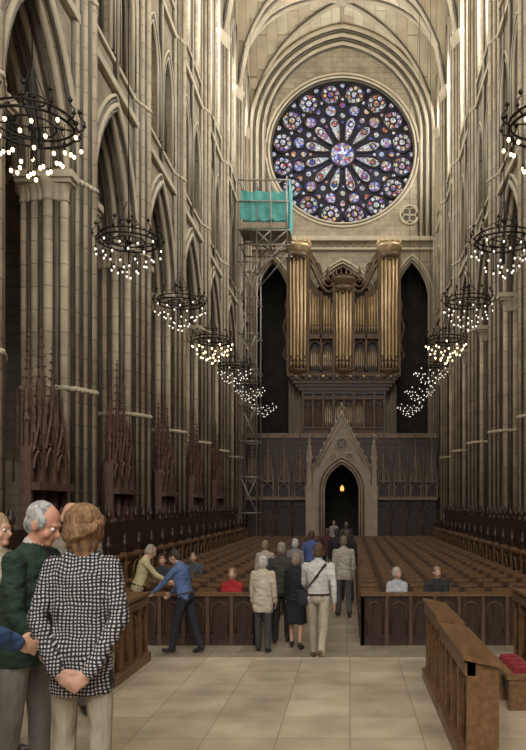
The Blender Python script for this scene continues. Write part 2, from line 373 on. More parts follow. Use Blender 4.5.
mb.box(-.06,.06,YE+W0-.05,YE+W0,RZ-.38,RZ+.38,'gwhite'); mb.box(-.26,.26,YE+W0-.05,YE+W0,RZ+.04,RZ+.15,'gwhite')
mb.lathe([(.001,0),(.12,.05),(.16,.5),(.001,.7)],(0,YE+W0-.02,RZ-.5),'gw',6)
ring(mb,0,RZ,4.8,W0,.1,'trac',72)
mb.obj('window_rose')
# floor
mb=MB(); mb.box(-12.4,12.4,P0-1.5,53.4,-.3,0,'nave'); mb.obj('floor')
mb=MB(); mb.box(-5.7,5.7,P0-.2,7.67,.68,PLAT,'plat'); mb.box(-5.7,5.7,P0-.2,7.62,.001,.68,'plat')
for i in range(4): mb.box(-5.7,5.7,7.62,7.67+.36*(i+1),.001 if i==3 else PLAT-.17*(i+2)+.0,PLAT-.17*(i+1),'plat')
mb.obj('sanctuary_steps')
# ---------------------------------------------------------------- organ screen, porch, organ
def spire(mb,cx,cy,z0,w,h,k,fr=-1):
    d=w*.8; h1=h*.26; h2=h*.2
    for sx in (-1,1):
        for sy in (-1,1): mb.box(cx+sx*w*.45-.04*w,cx+sx*w*.45+.04*w,cy+sy*d*.4-.03*w,cy+sy*d*.4+.03*w,z0,z0+h1*1.25,k)
        mb.lathe([(w*.07,0),(w*.001,h1*.6)],(cx+sx*w*.45,cy+fr*d*.4,z0+h1*1.25),k,4,False)
    PP=lambda u,v,q:(cx+u,cy+q,v)
    mb.tube([PP(x,z0+h1*.35+z,fr*d*.42) for x,z in arch(w*.38,h1*.45,4)],w*.05,k,4)
    for sgn in (-1,1):
        for j in range(4): mb.ball(PP(sgn*w*.45*(1-j/4),z0+h1*(.78+.7*j/4),fr*d*.46),w*.055,k,5,3)
    mb.tube([PP(-w*.45,z0+h1*.75,fr*d*.44),PP(0,z0+h1*1.5,fr*d*.44),PP(w*.45,z0+h1*.75,fr*d*.44)],w*.045,k,4)
    mb.lathe([(w*.05,0),(.002,h1*.4)],PP(0,z0+h1*1.45,fr*d*.44),k,4,False)
    mb.box(cx-w*.42,cx+w*.42,cy-d*.38,cy+d*.38,z0+h1*.85,z0+h1*.95,k)
    w2=w*.55; zz=z0+h1*.95
    mb.box(cx-w2*.22,cx+w2*.22,cy-w2*.22,cy+w2*.22,zz,zz+h2*1.2,k)
    for sx in (-1,1):
        for sy in (-1,1):
            mb.lathe([(w2*.09,0),(w2*.09,h2),(w2*.15,h2*1.02),(w2*.05,h2*1.3),(w2*.07,h2*1.5),(.002,h2*2.0)],(cx+sx*w2*.5,cy+sy*w2*.5,zz),k,4,False)
        mb.tube([PP(sx*w2*.5,zz+h2*.2,0),PP(sx*w2*.2,zz+h2*.9,0)],w2*.05,k,4)
    mb.tube([PP(x,zz+h2*.5+z,fr*w2*.45) for x,z in arch(w2*.4,h2*.4,3)],w2*.06,k,4)
    zz+=h2*1.2; hs=h-(zz-z0)
    mb.lathe([(w2*.34,0),(w2*.30,hs*.06),(w2*.17,hs*.3),(w2*.10,hs*.58),(w2*.045,hs*.88),(.004,hs)],(cx,cy,zz),k,5,False)
    for j in range(8):
        t=.03+j*.115; rr=w2*(.36-.34*t)
        for q in range(4):
            a=q*math.pi/2; mb.tube([(cx+rr*.6*math.cos(a),cy+rr*.6*math.sin(a),zz+hs*t),(cx+(rr+w2*.14*(1-t*.6))*math.cos(a),cy+(rr+w2*.14*(1-t*.6))*math.sin(a),zz+hs*t+w2*.12)],[w2*.06,w2*.045],k,4)
    mb.ball((cx,cy,zz+hs*.93),w2*.13,k,6,4); mb.ball((cx,cy,zz+hs*.99),w2*.07,k,6,4)
mb=MB(); YS=44.8
PS=lambda u,v,w:(u,YS+w,v)
panel(mb,PS,-5.82,5.82,0,6.6,[(0,1.25,0,3.2,1.6)],0,.4,'oak')
mb.box(-5.82,5.82,YS-.16,YS+.5,6.55,6.85,'oak4'); mb.box(-5.82,5.82,YS-.06,YS+.1,6.2,6.3,'oak2')
mb.box(-5.82,-1.9,YS-.5,YS,2.75,2.95,'oak4'); mb.box(1.9,5.82,YS-.5,YS,2.75,2.95,'oak4')
for sx in (-1,1):
    for j in range(4):
        x=sx*(2.55+j*.98); spire(mb,x,YS-.3,2.95,.70,4.0,'oak4')
        mb.lathe([(.03,0),(.03,2.2),(.05,2.25),(.003,2.9)],(x+sx*.49,YS-.3,2.95),'oak4',4,False)
        mb.tube([PS(x+a,1.9+b,-.08) for a,b in arch(.38,.5,5)],.04,'oak2',5)
        for q in (-.47,.47): mb.tube([PS(x+q,.2,-.12),PS(x+q,2.75,-.12)],.045,'oak2',6)
        mb.box(x-.4,x+.4,YS-.42,YS-.02,.42,.50,'oak2'); mb.box(x-.4,x+.4,YS-.05,YS,.1,.42,'oak2')
mb.box(-5.82,5.82,YS+.4,47.9,6.3,6.6,'oak')
for sx in (-1,1): mb.box(*sorted((sx*1.3,sx*1.45)),YS+.4,47.9,0,6.3,'oak')
mb.obj('organ_screen',True)
mb=MB(); PY=43.75
PP=lambda u,v,w:(u,PY+w,v)
hw=1.15;spr=3.3;ri=1.75
pts=arch(hw,ri,8)
def gz(x): return 7.9-abs(x)*3.3/1.75
for w in (0,.45):
    for a,b in zip(pts,pts[1:]):
        mb.add([PP(a[0],spr+a[1],w),PP(b[0],spr+b[1],w),PP(b[0],gz(b[0]),w),PP(a[0],gz(a[0]),w)],[(0,1,2,3)],'porch')
    for sx in (-1,1): mb.add([PP(sx*1.75,0,w),PP(sx*hw,0,w),PP(sx*hw,gz(hw),w),PP(sx*1.75,gz(1.75),w)],[(0,1,2,3)],'porch')
for sx in (-1,1):
    mb.add([PP(sx*hw,0,0),PP(sx*hw,0,.95),PP(sx*hw,spr,.95),PP(sx*hw,spr,0)],[(0,1,2,3)],'porch')
    mb.add([PP(sx*1.75,0,0),PP(sx*1.75,0,.95),PP(sx*1.75,4.6,.95),PP(sx*1.75,4.6,0)],[(0,1,2,3)],'porch')
    mb.add([PP(sx*1.78,4.5,-.05),PP(0,7.95,-.05),PP(0,7.95,.95),PP(sx*1.78,4.5,.95)],[(0,1,2,3)],'porch')
for a,b in zip(pts,pts[1:]): mb.add([PP(a[0],spr+a[1],0),PP(b[0],spr+b[1],0),PP(b[0],spr+b[1],.95),PP(a[0],spr+a[1],.95)],[(0,1,2,3)],'porch')
for d,w,r,kk in ((-.08,.12,.07,'porch'),(-.01,-.02,.035,'shaftd'),(.06,-.04,.06,'porch'),(.15,-.03,.035,'shaftd'),(.24,-.04,.05,'porch')): mould(mb,PP,0,hw,0,spr,ri,d,w,r,kk)
mb.tube([PP(-1.8,4.5,-.06),PP(0,7.95,-.06),PP(1.8,4.5,-.06)],.09,'porch',6)
mb.tube([PP(-1.45,4.75,-.04),PP(0,7.4,-.04),PP(1.45,4.75,-.04)],.05,'porch',6)
for cxx,czz,R in ((0,6.1,.36),(-.5,5.35,.2),(.5,5.35,.2)):
    mb.add([PP(cxx+R*.95*math.cos(2*math.pi*i/16),czz+R*.95*math.sin(2*math.pi*i/16),-.01) for i in range(16)],[tuple(range(16))],'shaftd')
    mb.tube([PP(cxx+R*math.cos(2*math.pi*i/16),czz+R*math.sin(2*math.pi*i/16),-.03) for i in range(16)],.05,'porch',5,closed=True)
    for i in range(4):
        a=math.pi/2*i; mb.tube([PP(cxx+R*.5*math.cos(a)+R*.35*math.cos(b),czz+R*.5*math.sin(a)+R*.35*math.sin(b),-.02) for b in [2*math.pi*q/8 for q in range(8)]],.025,'porch',4,closed=True)
for sx in (-1,1):
    for i in range(8):
        t=(i+.5)/8; mb.ball(PP(sx*1.8*(1-t),4.5+3.45*t+.12,-.02),.11,'porch',6,4)
    x=sx*1.95; mb.box(x-.2,x+.2,PY-.1,PY+.5,0,3.6,'porch'); mb.box(x-.26,x+.26,PY-.16,PY+.55,0,.5,'porch')
    mb.box(x-.15,x+.15,PY-.05,PY+.4,3.6,5.2,'porch')
    mb.tube([PP(x-.2,4.6,-.12),PP(x,5.3,-.12),PP(x+.2,4.6,-.12)],.05,'porch',5)
    mb.lathe([(.22,0),(.19,.1),(.02,1.4)],(x,PY+.2,5.2),'porch',4,False)
    for j in range(4):
        for q in range(4): a=q*math.pi/2; rr=.2-.045*j; mb.ball((x+rr*math.cos(a),PY+.2+rr*math.sin(a),5.35+j*.3),.05,'porch',5,3)
    mb.ball((x,PY+.2,6.62),.09,'porch',6,4)
mb.box(-.06,.06,PY-.03,PY+.12,7.9,8.6,'porch'); mb.box(-.24,.24,PY-.03,PY+.12,8.22,8.34,'porch'); mb.ball((0,PY+.05,7.98),.16,'porch',8,5)
mb.obj('porch_gable',True)
mb=MB(); mb.tube([(0,46,6.2),(0,46,3.75)],.02,'iron',5); mb.lathe([(.03,0),(.11,.1),(.12,.26),(.06,.36),(.02,.42)],(0,46,3.28),'gleam',8); mb.lathe([(.15,0),(.15,.04)],(0,46,3.28),'iron',8)
for i in range(4): a=i*math.pi/2; mb.tube([(.15*math.cos(a),46+.15*math.sin(a),3.3),(0,46,3.9)],.012,'iron',4)
mb.obj('hanging_lantern')
# organ
mb=MB(); ox=.1; yf=46.2; bz=6.62
def bx(x0,x1,y0,y1,z0,z1,k): mb.box(x0+ox,x1+ox,y0,y1,z0,z1,k)
PO=lambda u,v,w:(u+ox,yf+w,v)
def pipe(x,y,z0,top,r,k='gold'):
    mb.lathe([(r*.25,0),(r,min(.45,(top-z0)*.25)),(r,top-z0),(r*.85,top-z0)],(x+ox,y,z0),k,10)
    if r>.07: mb.box(x+ox-r*.5,x+ox+r*.5,y-r*1.02,y-r*.6,z0+.5,z0+.5+r*1.2,'oak')
bx(-2.6,2.6,yf+.35,47.9,bz,9.6,'oak')
for i in range(9):
    x=-2.6+i*.65; bx(x-.07,x+.07,yf+.1,yf+.35,bz,9.6,'organ')
    if i<8:
        mb.tube([PO(x+.325+a,8.7+b,.2) for a,b in arch(.25,.45,4)],.05,'organ',4); bx(x+.07,x+.58,yf+.25,yf+.34,6.9,7.35,'organ')
        for q in range(4): pipe(x+.13+q*.13,yf+.3,7.4,8.75+.12*(q%2),.05,'tin' if i in(2,3,4,5) else 'organ')
bx(-2.65,2.65,yf+.05,yf+.4,bz,6.85,'organ'); bx(-2.65,2.65,yf+.05,yf+.4,7.3,7.4,'organ'); bx(-2.65,2.65,yf+.05,yf+.4,9.15,9.3,'organ')
for j in range(6):
    t=j/5; bx(-2.7-.9*t,2.7+.9*t,yf+.15-.3*t,47.9,9.5+.22*j,9.70+.22*j,'organ' if j%2 else 'oak')
for i in range(-8,9): mb.ball((ox+i*.43,yf-.18,10.55),.12,'gold' if i%2 else 'organ',6,4)
bx(-3.5,3.5,yf+.6,47.9,10.8,16.2,'oak'); bx(-3.5,-2.2,yf+.6,47.9,16,18.3,'oak'); bx(2.2,3.5,yf+.6,47.9,16,18.3,'oak'); bx(-.6,.6,yf+.6,47.9,16,16.8,'oak')
def tower(cx,wd,z0,zt,np_,crown):
    r=wd/np_/2*.90
    for i in range(np_):
        a=(i+.5)/np_*2-1; y=yf+.25-.38*math.sqrt(max(0,1-a*a)); pipe(cx+a*wd/2,y,z0,zt-.15*abs(a)-.2,r)
    for sx in (-1,1):
        bx(cx+sx*(wd/2+.09)-.08,cx+sx*(wd/2+.09)+.08,yf,yf+.7,z0-.2,zt+.3,'organ')
    mb.lathe([(wd*.25,-.5),(wd*.35,0),(wd*.62,.35),(wd*.66,.5)],(cx+ox,yf+.3,z0-.45),'organ',12)
    mb.lathe([(wd*.60,0),(wd*.62,.12),(wd*.74,.34),(wd*.76,.5),(wd*.70,.52),(wd*.66,.62)],(cx+ox,yf+.3,zt-.05),'gold' if crown else 'organ',14)
    mb.lathe([(wd*.57,-.35),(wd*.62,0)],(cx+ox,yf+.3,zt-.05),'organ',14)
    for i in range(8):
        a=math.pi*(1+i/7); mb.lathe([(.07,0),(.09,.1),(.04,.22),(.005,.45)],(cx+ox+wd*.68*math.cos(a),yf+.3+wd*.68*math.sin(a),zt+.5),'gold' if crown else 'organ',5)
    mb.tube([PO(cx-wd*.45,zt-.5,-.15),PO(cx-wd*.2,zt-.25,-.2),PO(cx,zt-.6,-.22),PO(cx+wd*.2,zt-.25,-.2),PO(cx+wd*.45,zt-.5,-.15)],.07,'organ',5)
    mb.tube([PO(cx-wd*.45,z0+.9,-.15),PO(cx-wd*.2,z0+.55,-.2),PO(cx,z0+.9,-.22),PO(cx+wd*.2,z0+.55,-.2),PO(cx+wd*.45,z0+.9,-.15)],.06,'organ',5)
for sx in (-1,1): tower(sx*2.9,1.1,11.0,18.5,5,True)
tower(0,1.05,11.0,16.4,5,False)
for sx in (-1,1):
    for q in (1.02,1.82):
        c=sx*q
        mb.tube([PO(c-.36,11,.2)]+[PO(c+a,12.4+b,.2) for a,b in arch(.36,.5,5)]+[PO(c+.36,11,.2)],.06,'organ',5)
        for i in range(5): pipe(c-.26+i*.13,yf+.4,11.05,12.3+.12*(2-abs(i-2)),.058,'tin')
    bx(*sorted((sx*.6,sx*2.3)),yf+.05,yf+.6,13.0,13.3,'organ')
    for i in range(9):
        t=i/8; x=.74+t*1.42; top=15.3+.9*t+.25*math.sin(t*math.pi*2); pipe(sx*x,yf+.35,13.35,top,.078,'gold')
    bx(*sorted((sx*1.38,sx*1.48)),yf+.05,yf+.5,11,16,'organ')
    for dz,r in ((0,.12),(.35,.07)):
        mb.tube([PO(sx*x,z+dz,.15) for x,z in ((.5,16.4),(.8,16.0),(1.1,16.0),(1.4,16.35),(1.7,16.95),(2.0,17.6),(2.3,17.9))],r,'organ',6)
    for cc_,rr_ in ((1.0,.24),(1.75,.3)):
        mb.tube([PO(sx*(cc_+rr_*math.cos(b)),16.35+(cc_-1)*1.3+rr_*math.sin(b)+.25,.2) for b in [i/12*2*math.pi for i in range(12)]],.05,'organ',5,closed=True)
    mb.prism([(sx*.6,15.6),(sx*1.4,15.9),(sx*2.3,17.2),(sx*2.3,16.2),(sx*1.5,15.5)],PO,.45,.55,'organ')
    mb.tube([PO(sx*x,z,.3) for x,z in ((3.5,11.4),(3.85,12.0),(3.6,12.8),(3.85,13.8),(3.6,14.6),(3.7,15.2),(3.5,15.8))],.1,'organ',6)
    mb.prism([(sx*1.3,16.3),(sx*1.7,17.2),(sx*2.2,18.1),(sx*2.2,18.8),(sx*1.75,18.1),(sx*1.35,17.3)],PO,.35,.45,'organ')
    mb.lathe([(.1,0),(.16,.2),(.06,.5),(.12,.7),(.01,1.2)],PO(sx*1.0,16.6,.3),'organ',8)
mb.obj('pipe_organ',True)
# ---------------------------------------------------------------- scaffold
mb=MB()
X0,X1,Y0,Y1=-5.6,-2.95,40.6,42.4
def po(a,b,r=.045): mb.tube([a,b],r,'pole',6)
for x in (-5.6,-4.7):
    for y in (Y0,Y1):
        po((x,y,0),(x,y,20.6)); mb.box(x-.12,x+.12,y-.12,y+.12,0,.04,'plank')
for z in [2*i for i in range(1,9)]:
    for y in (Y0,Y1): po((-5.75,y,z),(-4.6,y,z))
    for x in (-5.6,-4.7): po((x,Y0-.1,z),(x,Y1+.1,z))
    y=Y0; po((-5.6,y,z),(-4.7,y,z+2) if (z//2)%2 else (-4.7,y,z-2) )
for y in (Y0-.14,Y1):
    for x in (-3.9,-3.0): po((x,y,16.6),(x,y,20.7))
    for z in (16.9,17.7,19.3,20.5): po((X0-.1,y,z),(X1+.1,y,z))
    po((-4.7,y,15.2),(-3.0,y,17.2)); po((-4.7,y,16.9),(-3.9,y,17.7)); po((-3.9,y,16.9),(-3.0,y,17.7)); po((-4.7,y,17.7),(-3.9,y,16.9))
for x in (-5.6,-4.7,-3.9,-3.0):
    for z in (16.9,17.7,20.3): po((x,Y0-.15,z),(x,Y1+.15,z))
for i in range(7): mb.box(X0-.05,X1+.1,Y0+.02+i*.25,Y0+.25+i*.25,17.78,17.83,'plank')
mb.box(X0,X1,Y0-.12,Y0-.09,17.83,18.15,'plank')
def tarp(pa,pb,z0,z1):
    n=24; vs=[];fs=[]; d=Vector((pb[0]-pa[0],pb[1]-pa[1],0)); nn=Vector((d.y,-d.x,0)).normalized()
    for i in range(n+1):
        for j in range(5):
            t=i/n; p=Vector((pa[0],pa[1],0))+d*t+nn*(.04*math.sin(i*1.3+j)+.03)
            vs.append((p.x,p.y,z0+(z1-z0)*j/4+(.06*math.sin(i*.9) if j in(0,4) else 0)))
    for i in range(n):
        for j in range(4): o=i*5+j; fs.append((o,o+5,o+6,o+1))
    mb.add(vs,fs,'tarp',True)
tarp((X0,Y0),(X1,Y0),18.3,19.9); tarp((X1+.05,Y0),(X1+.05,Y1),17.9,20.6); tarp((X1,Y1+.1),(X0,Y1+.1),18.3,20.7)
mb.obj('scaffold_tower',True)
# ---------------------------------------------------------------- chandeliers
def chand(warm):
    mb=MB(); b='bulby' if warm else 'bulbw'
    R=.66
    def rg(R,z,r): mb.tube([(R*math.cos(2*math.pi*i/28),R*math.sin(2*math.pi*i/28),z) for i in range(28)],r,'iron',5,closed=True)
    rg(R,0,.024); rg(R,.12,.02); rg(.36,.02,.016); rg(.2,.45,.014)
    mb.tube([(0,0,-.5),(0,0,1.1)],.018,'iron',6); mb.ball((0,0,.5),.06,'iron'); mb.ball((0,0,0),.07,'iron')
    for i in range(12):
        a=2*math.pi*i/12; c,s=math.cos(a),math.sin(a)
        mb.tube([(c*r,s*r,z) for r,z in ((R,0),(R+.12,.06),(R+.14,.18),(R+.05,.28),(R+.07,.40))],[.016,.014,.014,.012,.006],'iron',5)
        mb.ball((c*(R+.06),s*(R+.06),.34),.04,'iron',6,4); mb.ball((c*(R+.13),s*(R+.13),.12),.035,'iron',6,4)
        if i%3==0:
            mb.tube([(c*r,s*r,z) for r,z in ((0,0),(.3,.05),(R,.02))],.014,'iron',5)
            mb.tube([(c*r,s*r,z) for r,z in ((R,.1),(.4,.35),(.2,.45),(.03,.95))],.009,'iron',4)
    rb=random.Random(3)
    for nb,rr,z in ((12,.74,-.16),(10,.58,-.34),(8,.42,-.50),(5,.24,-.66),(2,.08,-.84)):
        for i in range(nb):
            a=2*math.pi*(i+.3)/nb; c,s=math.cos(a)*rr,math.sin(a)*rr; zz=z+rb.uniform(-.09,.09)
            mb.tube([(c,s,.0),(c,s,zz)],.006,'iron',4); mb.ball((c,s,zz-.035),.023 if not warm else .028,b,7,4,1.4); mb.lathe([(.03,0),(.018,.05)],(c,s,zz-.01),'iron',6)
    mb.tube([(0,0,1.05),(0,0,19)],.012,'iron',4)
    return mb.mesh('chandelier')
cw,cc=chand(True),chand(False)
for i in range(7):
    y=11.7+5.1*i if i<6 else 43.3
    for side,xx in ((-1,-4.6),(1,3.72 if i==0 else 4.05)):
        warm=(i==0) or (i in (3,) )
        inst('chandelier',cw if warm else cc,(xx,y,EYE+6.05),random.random())
# ---------------------------------------------------------------- stalls
def pop(mb,x,y,z,k='oak',s=1):
    mb.lathe([(.05*s,0),(.07*s,.03*s),(.04*s,.08*s),(.09*s,.16*s),(.10*s,.24*s),(.05*s,.32*s),(.06*s,.36*s),(.005,.46*s)],(x,y,z),k,7)
for side,xx,ya,yb in ((-1,-5.0,10.6,38.5),(1,5.0,10.6,38.5)):
    mb=MB()
    a,b=sorted((xx,xx+side*.08)); mb.box(a,b,ya,yb,0,1.15,'oak');
    a,b=sorted((xx-side*.05,xx+side*.25)); mb.box(a,b,ya,yb,1.15,1.22,'oak3'); a,b=sorted((xx-side*.05,xx)); mb.box(a,b,ya,yb,0,.15,'oak3')
    y=ya
    PW=lambda u,v,w,xx=xx,side=side:(xx-side*w,u,v)
    while y<yb:
        a,b=sorted((xx-side*.06,xx+side*.1)); mb.box(a,b,y-.05,y+.05,0,1.3,'oak3')
        for q in (.3,.9,): mb.tube([PW(y+q+.0-.22,.25,.02)]+[PW(y+q+c,.8+d,.02) for c,d in arch(.22,.25,3)]+[PW(y+q+.22,.25,.02)],.025,'oak3',4)
        pop(mb,xx,y,1.3,'oak'); y+=1.2
    a,b=sorted((xx+side*.5,xx+side*.55)); mb.box(a,b,ya,yb,0,2.0,'oak'); a,b=sorted((xx+side*.1,xx+side*.5)); mb.box(a,b,ya,yb,.4,.46,'oak3')
    y=ya
    while y<yb:
        a,b=sorted((xx+side*.12,xx+side*.5)); mb.box(a,b,y-.03,y+.03,0,.95,'oak'); pop(mb,xx+side*.48,y,2.0,'oak',.9); y+=.75
    mb.obj('wall_stalls',True)
def canopy():
    mb=MB()
    mb.box(-.12,-.02,-.9,.9,0,3.1,'oak2'); mb.box(-.1,.28,-.92,.92,2.75,2.9,'canopy'); mb.box(-.1,.24,-.9,.9,2.0,2.1,'canopy')
    for y in (-.9,-.3,.3,.9): mb.box(-.1,.12,y-.05,y+.05,0,3.6,'canopy')
    sub=MB()
    for y in (-.6,0,.6): spire(sub,y,0.08,2.9,.58,3.6 if y==0 else 3.1,'canopy')
    for y in (-.9,-.3,.3,.9): sub.lathe([(.05,0),(.05,.9),(.08,.95),(.03,1.1),(.05,1.2),(.005,1.8)],(y,.0,3.2),'canopy',4,False)
    mb.add([(-(v[1]),v[0],v[2]) for v in sub.v],sub.f,'canopy')
    return mb.mesh('stall_canopy')
cm=canopy()
for y in (15.36,20.36,25.36,30.36,35.36): inst('stall_canopy',cm,(-5.93,y,0),0)
def pewfront(x0,x1,y):
    mb=MB(); mb.box(x0,x1,y,y+.05,0,.86,'oak'); mb.box(x0-.03,x1+.03,y-.06,y+.28,.86,.90,'oak3'); mb.box(x0-.03,x1+.03,y-.04,y,0,.12,'oak')
    n=round((x1-x0)/.42)
    for i in range(n+1):
        x=x0+(x1-x0)*i/n; mb.box(x-.03,x+.03,y-.05,y+.06,0,.86,'oak2')
        if i<n:
            c=x+(x1-x0)/n/2; mb.tube([(c-.14,y-.01,.2)]+[(c+a,y-.01,.6+b) for a,b in arch(.14,.16,3)]+[(c+.14,y-.01,.2)],.018,'oak2',4)
    for x in (x0,x1): mb.box(x-.04,x+.04,y-.05,y+.3,0,.86,'oak')
    mb.obj('prayer_desk',True)
pewfront(-4.5,-1.15,12.75); pewfront(.72,4.5,12.75)
mb=MB()
for sx in (-.19,.19):
    mb.box(sx-.018,sx+.018,-.2,-.165,0,.45,'oak5'); mb.box(sx-.018,sx+.018,.17,.205,0,.9,'oak5')
    mb.box(sx-.012,sx+.012,-.18,.19,.2,.23,'oak')
mb.box(-.21,.21,-.21,.21,.44,.47,'oak5'); mb.box(-.19,.19,.175,.2,.80,.88,'oak3'); mb.box(-.19,.19,.18,.195,.62,.68,'oak5')
mb.box(-.17,.17,.21,.30,.55,.57,'oak'); mb.box(-.17,.17,.29,.305,.55,.72,'oak'); mb.box(-.19,.19,-.19,-.17,.3,.33,'oak')
chm=mb.mesh('chapel_chairs')
for x0,nx in ((-4.2,7),(.88,8)):
    o=inst('chapel_chairs',chm,(x0,13.65,0))
    m=o.modifiers.new('across','ARRAY'); m.use_relative_offset=False; m.use_constant_offset=True; m.constant_offset_displace=(.5,0,0); m.count=nx
    m=o.modifiers.new('rows','ARRAY'); m.use_relative_offset=False; m.use_constant_offset=True; m.constant_offset_displace=(0,.9,0); m.count=27
def desk(name,xin,side,y0,y1,h,dp=.2):
    mb=MB(); z=PLAT
    bx2=lambda a,b,c,d,e,f,k: mb.box(*sorted((xin+side*a,xin+side*b)),c,d,e,f,k)
    bx2(.03,.07,y0+.04,y1-.04,z,z+h-.03,'oak3')
    for y in (y0,y1-.05): bx2(0,dp,y,y+.05,z,z+h,'oak3')
    PQ=lambda u,v,w:(xin+side*w,u,v)
    mb.prism([(0,z+h+.02),(.0,z+h+.05),(dp+.05,z+h+.0),(dp+.05,z+h-.03)],lambda u,v,w:(xin+side*(u-.03),w,v),y0-.03,y1+.03,'oak3')
    bx2(-.03,.08,y0-.02,y1+.02,z,z+.09,'oak3'); bx2(-.015,.05,y0,y1,z+h-.08,z+h,'oak3')
    n=max(2,round((y1-y0)/.3)); st=(y1-y0)/n
    for i in range(n):
        c=y0+st*(i+.5)
        if i: bx2(-.012,.04,y0+st*i-.025,y0+st*i+.025,z,z+h-.03,'oak3')
        mb.tube([PQ(c-st*.36,z+.14,.02)]+[PQ(c+a,z+h*.62+b,.02) for a,b in arch(st*.36,st*.4,4)]+[PQ(c+st*.36,z+.14,.02)],.014,'oak3',5)
    bx2(.08,dp-.02,y0+.05,y1-.05,z+h*.55,z+h*.58,'oak3')
    mb.obj(name,True)
desk('choir_desk',CX+.70,1,4.35,5.58,.66,.19); desk('choir_desk',CX+.70,1,5.66,6.75,.69,.17)
desk('choir_desk',CX-2.08,-1,6.3,7.5,.66,.25)
def bench(xa,xb,y0,y1,h=.42):
    mb=MB(); z=PLAT
    for y in (y0,(y0+y1)/2,y1): mb.box(xa,xb,y-.03,y+.03,z,z+h,'oak3')
    mb.box(xa-.02,xb+.02,y0-.04,y1+.04,z+h,z+h+.04,'oak3'); mb.box(xa+.02,xa+.05,y0,y1,z+.1,z+h,'oak')
    n=4; st=(y1-y0)/n
    for i in range(n):
        vs=[(xa+.04,y0+i*st+.02),(xb-.02,y0+i*st+.02),(xb-.02,y0+(i+1)*st-.02),(xa+.04,y0+(i+1)*st-.02)]
        mb.add([(a,b,z+h+.04) for a,b in vs]+[(a+(.02 if a<(xa+xb)/2 else -.02),b,z+h+.08) for a,b in vs],[(0,1,5,4),(1,2,6,5),(2,3,7,6),(3,0,4,7),(4,5,6,7)],'red')
    mb.obj('choir_bench',True)
bench(CX+1.24,CX+1.46,5.7,6.3,.24)
desk('choir_desk',CX+1.66,1,5.2,7.4,.72)
# ---------------------------------------------------------------- people
def capsule(p0,p1,r0,r1,n=12,q=3):
    p0=Vector(p0);p1=Vector(p1); d=p1-p0
    if d.length<1e-6: d=Vector((0,0,1e-4))
    d.normalize(); u=d.orthogonal().normalized(); w=d.cross(u); vs=[];fs=[]
    rings=[(p0+d*r0*math.sin(-math.pi/2*(1-i/q)),r0*math.cos(math.pi/2*(1-i/q))) for i in range(1,q+1)]
    rings+=[(p1+d*r1*math.sin(math.pi/2*i/q),r1*math.cos(math.pi/2*i/q)) for i in range(q)]
    vs.append(p0-d*r0)
    for c,r in rings:
        for j in range(n): a=2*math.pi*j/n; vs.append(c+(u*math.cos(a)+w*math.sin(a))*r)
    vs.append(p1+d*r1); k=len(rings); L=len(vs)-1
    for j in range(n):
        j2=(j+1)%n; fs.append((0,1+j2,1+j)); fs.append((L,1+(k-1)*n+j,1+(k-1)*n+j2))
        for i in range(k-1): fs.append((1+i*n+j,1+i*n+j2,1+(i+1)*n+j2,1+(i+1)*n+j))
    return vs,fs
def ellip(c,rad,R=None,n=14,m=9):
    R=R or Matrix.Identity(3); c=Vector(c); vs=[];fs=[]
    vs.append(c+R@Vector((0,0,-rad[2])))
    for i in range(1,m):
        t=math.pi*i/m
        for j in range(n):
            a=2*math.pi*j/n; vs.append(c+R@Vector((rad[0]*math.sin(t)*math.cos(a),rad[1]*math.sin(t)*math.sin(a),-rad[2]*math.cos(t))))
    vs.append(c+R@Vector((0,0,rad[2]))); L=len(vs)-1
    for j in range(n):
        j2=(j+1)%n; fs.append((0,1+j2,1+j)); fs.append((L,1+(m-2)*n+j,1+(m-2)*n+j2))
        for i in range(m-2): fs.append((1+i*n+j,1+i*n+j2,1+(i+1)*n+j2,1+(i+1)*n+j))
    return vs,fs
def loft(rings,n=22):
    vs=[];fs=[]
    for c,ax,ay,R in rings:
        c=Vector(c)
        for j in range(n):
            a=2*math.pi*j/n; ca,sa=math.cos(a),math.sin(a); e=.85
            vs.append(c+R@Vector((ax*math.copysign(abs(ca)**e,ca),ay*math.copysign(abs(sa)**e,sa),0)))
    k=len(rings)
    for i in range(k-1):
        for j in range(n): j2=(j+1)%n; fs.append((i*n+j,i*n+j2,(i+1)*n+j2,(i+1)*n+j))
    fs.append(tuple(range(n-1,-1,-1))); fs.append(tuple((k-1)*n+j for j in range(n)))
    return vs,fs
matcache={}
def cmat(prefix,c,rough=.85):
    if not isinstance(c,tuple): return c
    key=(prefix,c)
    if key not in matcache:
        if prefix=='hair': matcache[key]=noisy('hair_%d'%len(matcache),tuple(x*.45 for x in c),tuple(min(1,x*1.5) for x in c),38,.6,.9,(1,1,.35),detail=4,bscale=70)
        elif prefix in ('garment','trousers'):
            # large soft wrinkles
            matcache[key]=noisy(prefix+'_%d'%len(matcache),tuple(x*.80 for x in c),tuple(min(1,x*1.12) for x in c),6,rough,.9,(1.3,1.3,.6) if prefix=='trousers' else (1,1,1.6),detail=3,bscale=9,bdist=.045)
        else: matcache[key]=plain(prefix+'_%d'%len(matcache),c,rough)
    return matcache[key]
RX=lambda a:Matrix.Rotation(math.radians(a),3,'X')
RZm=lambda a:Matrix.Rotation(math.radians(a),3,'Z')
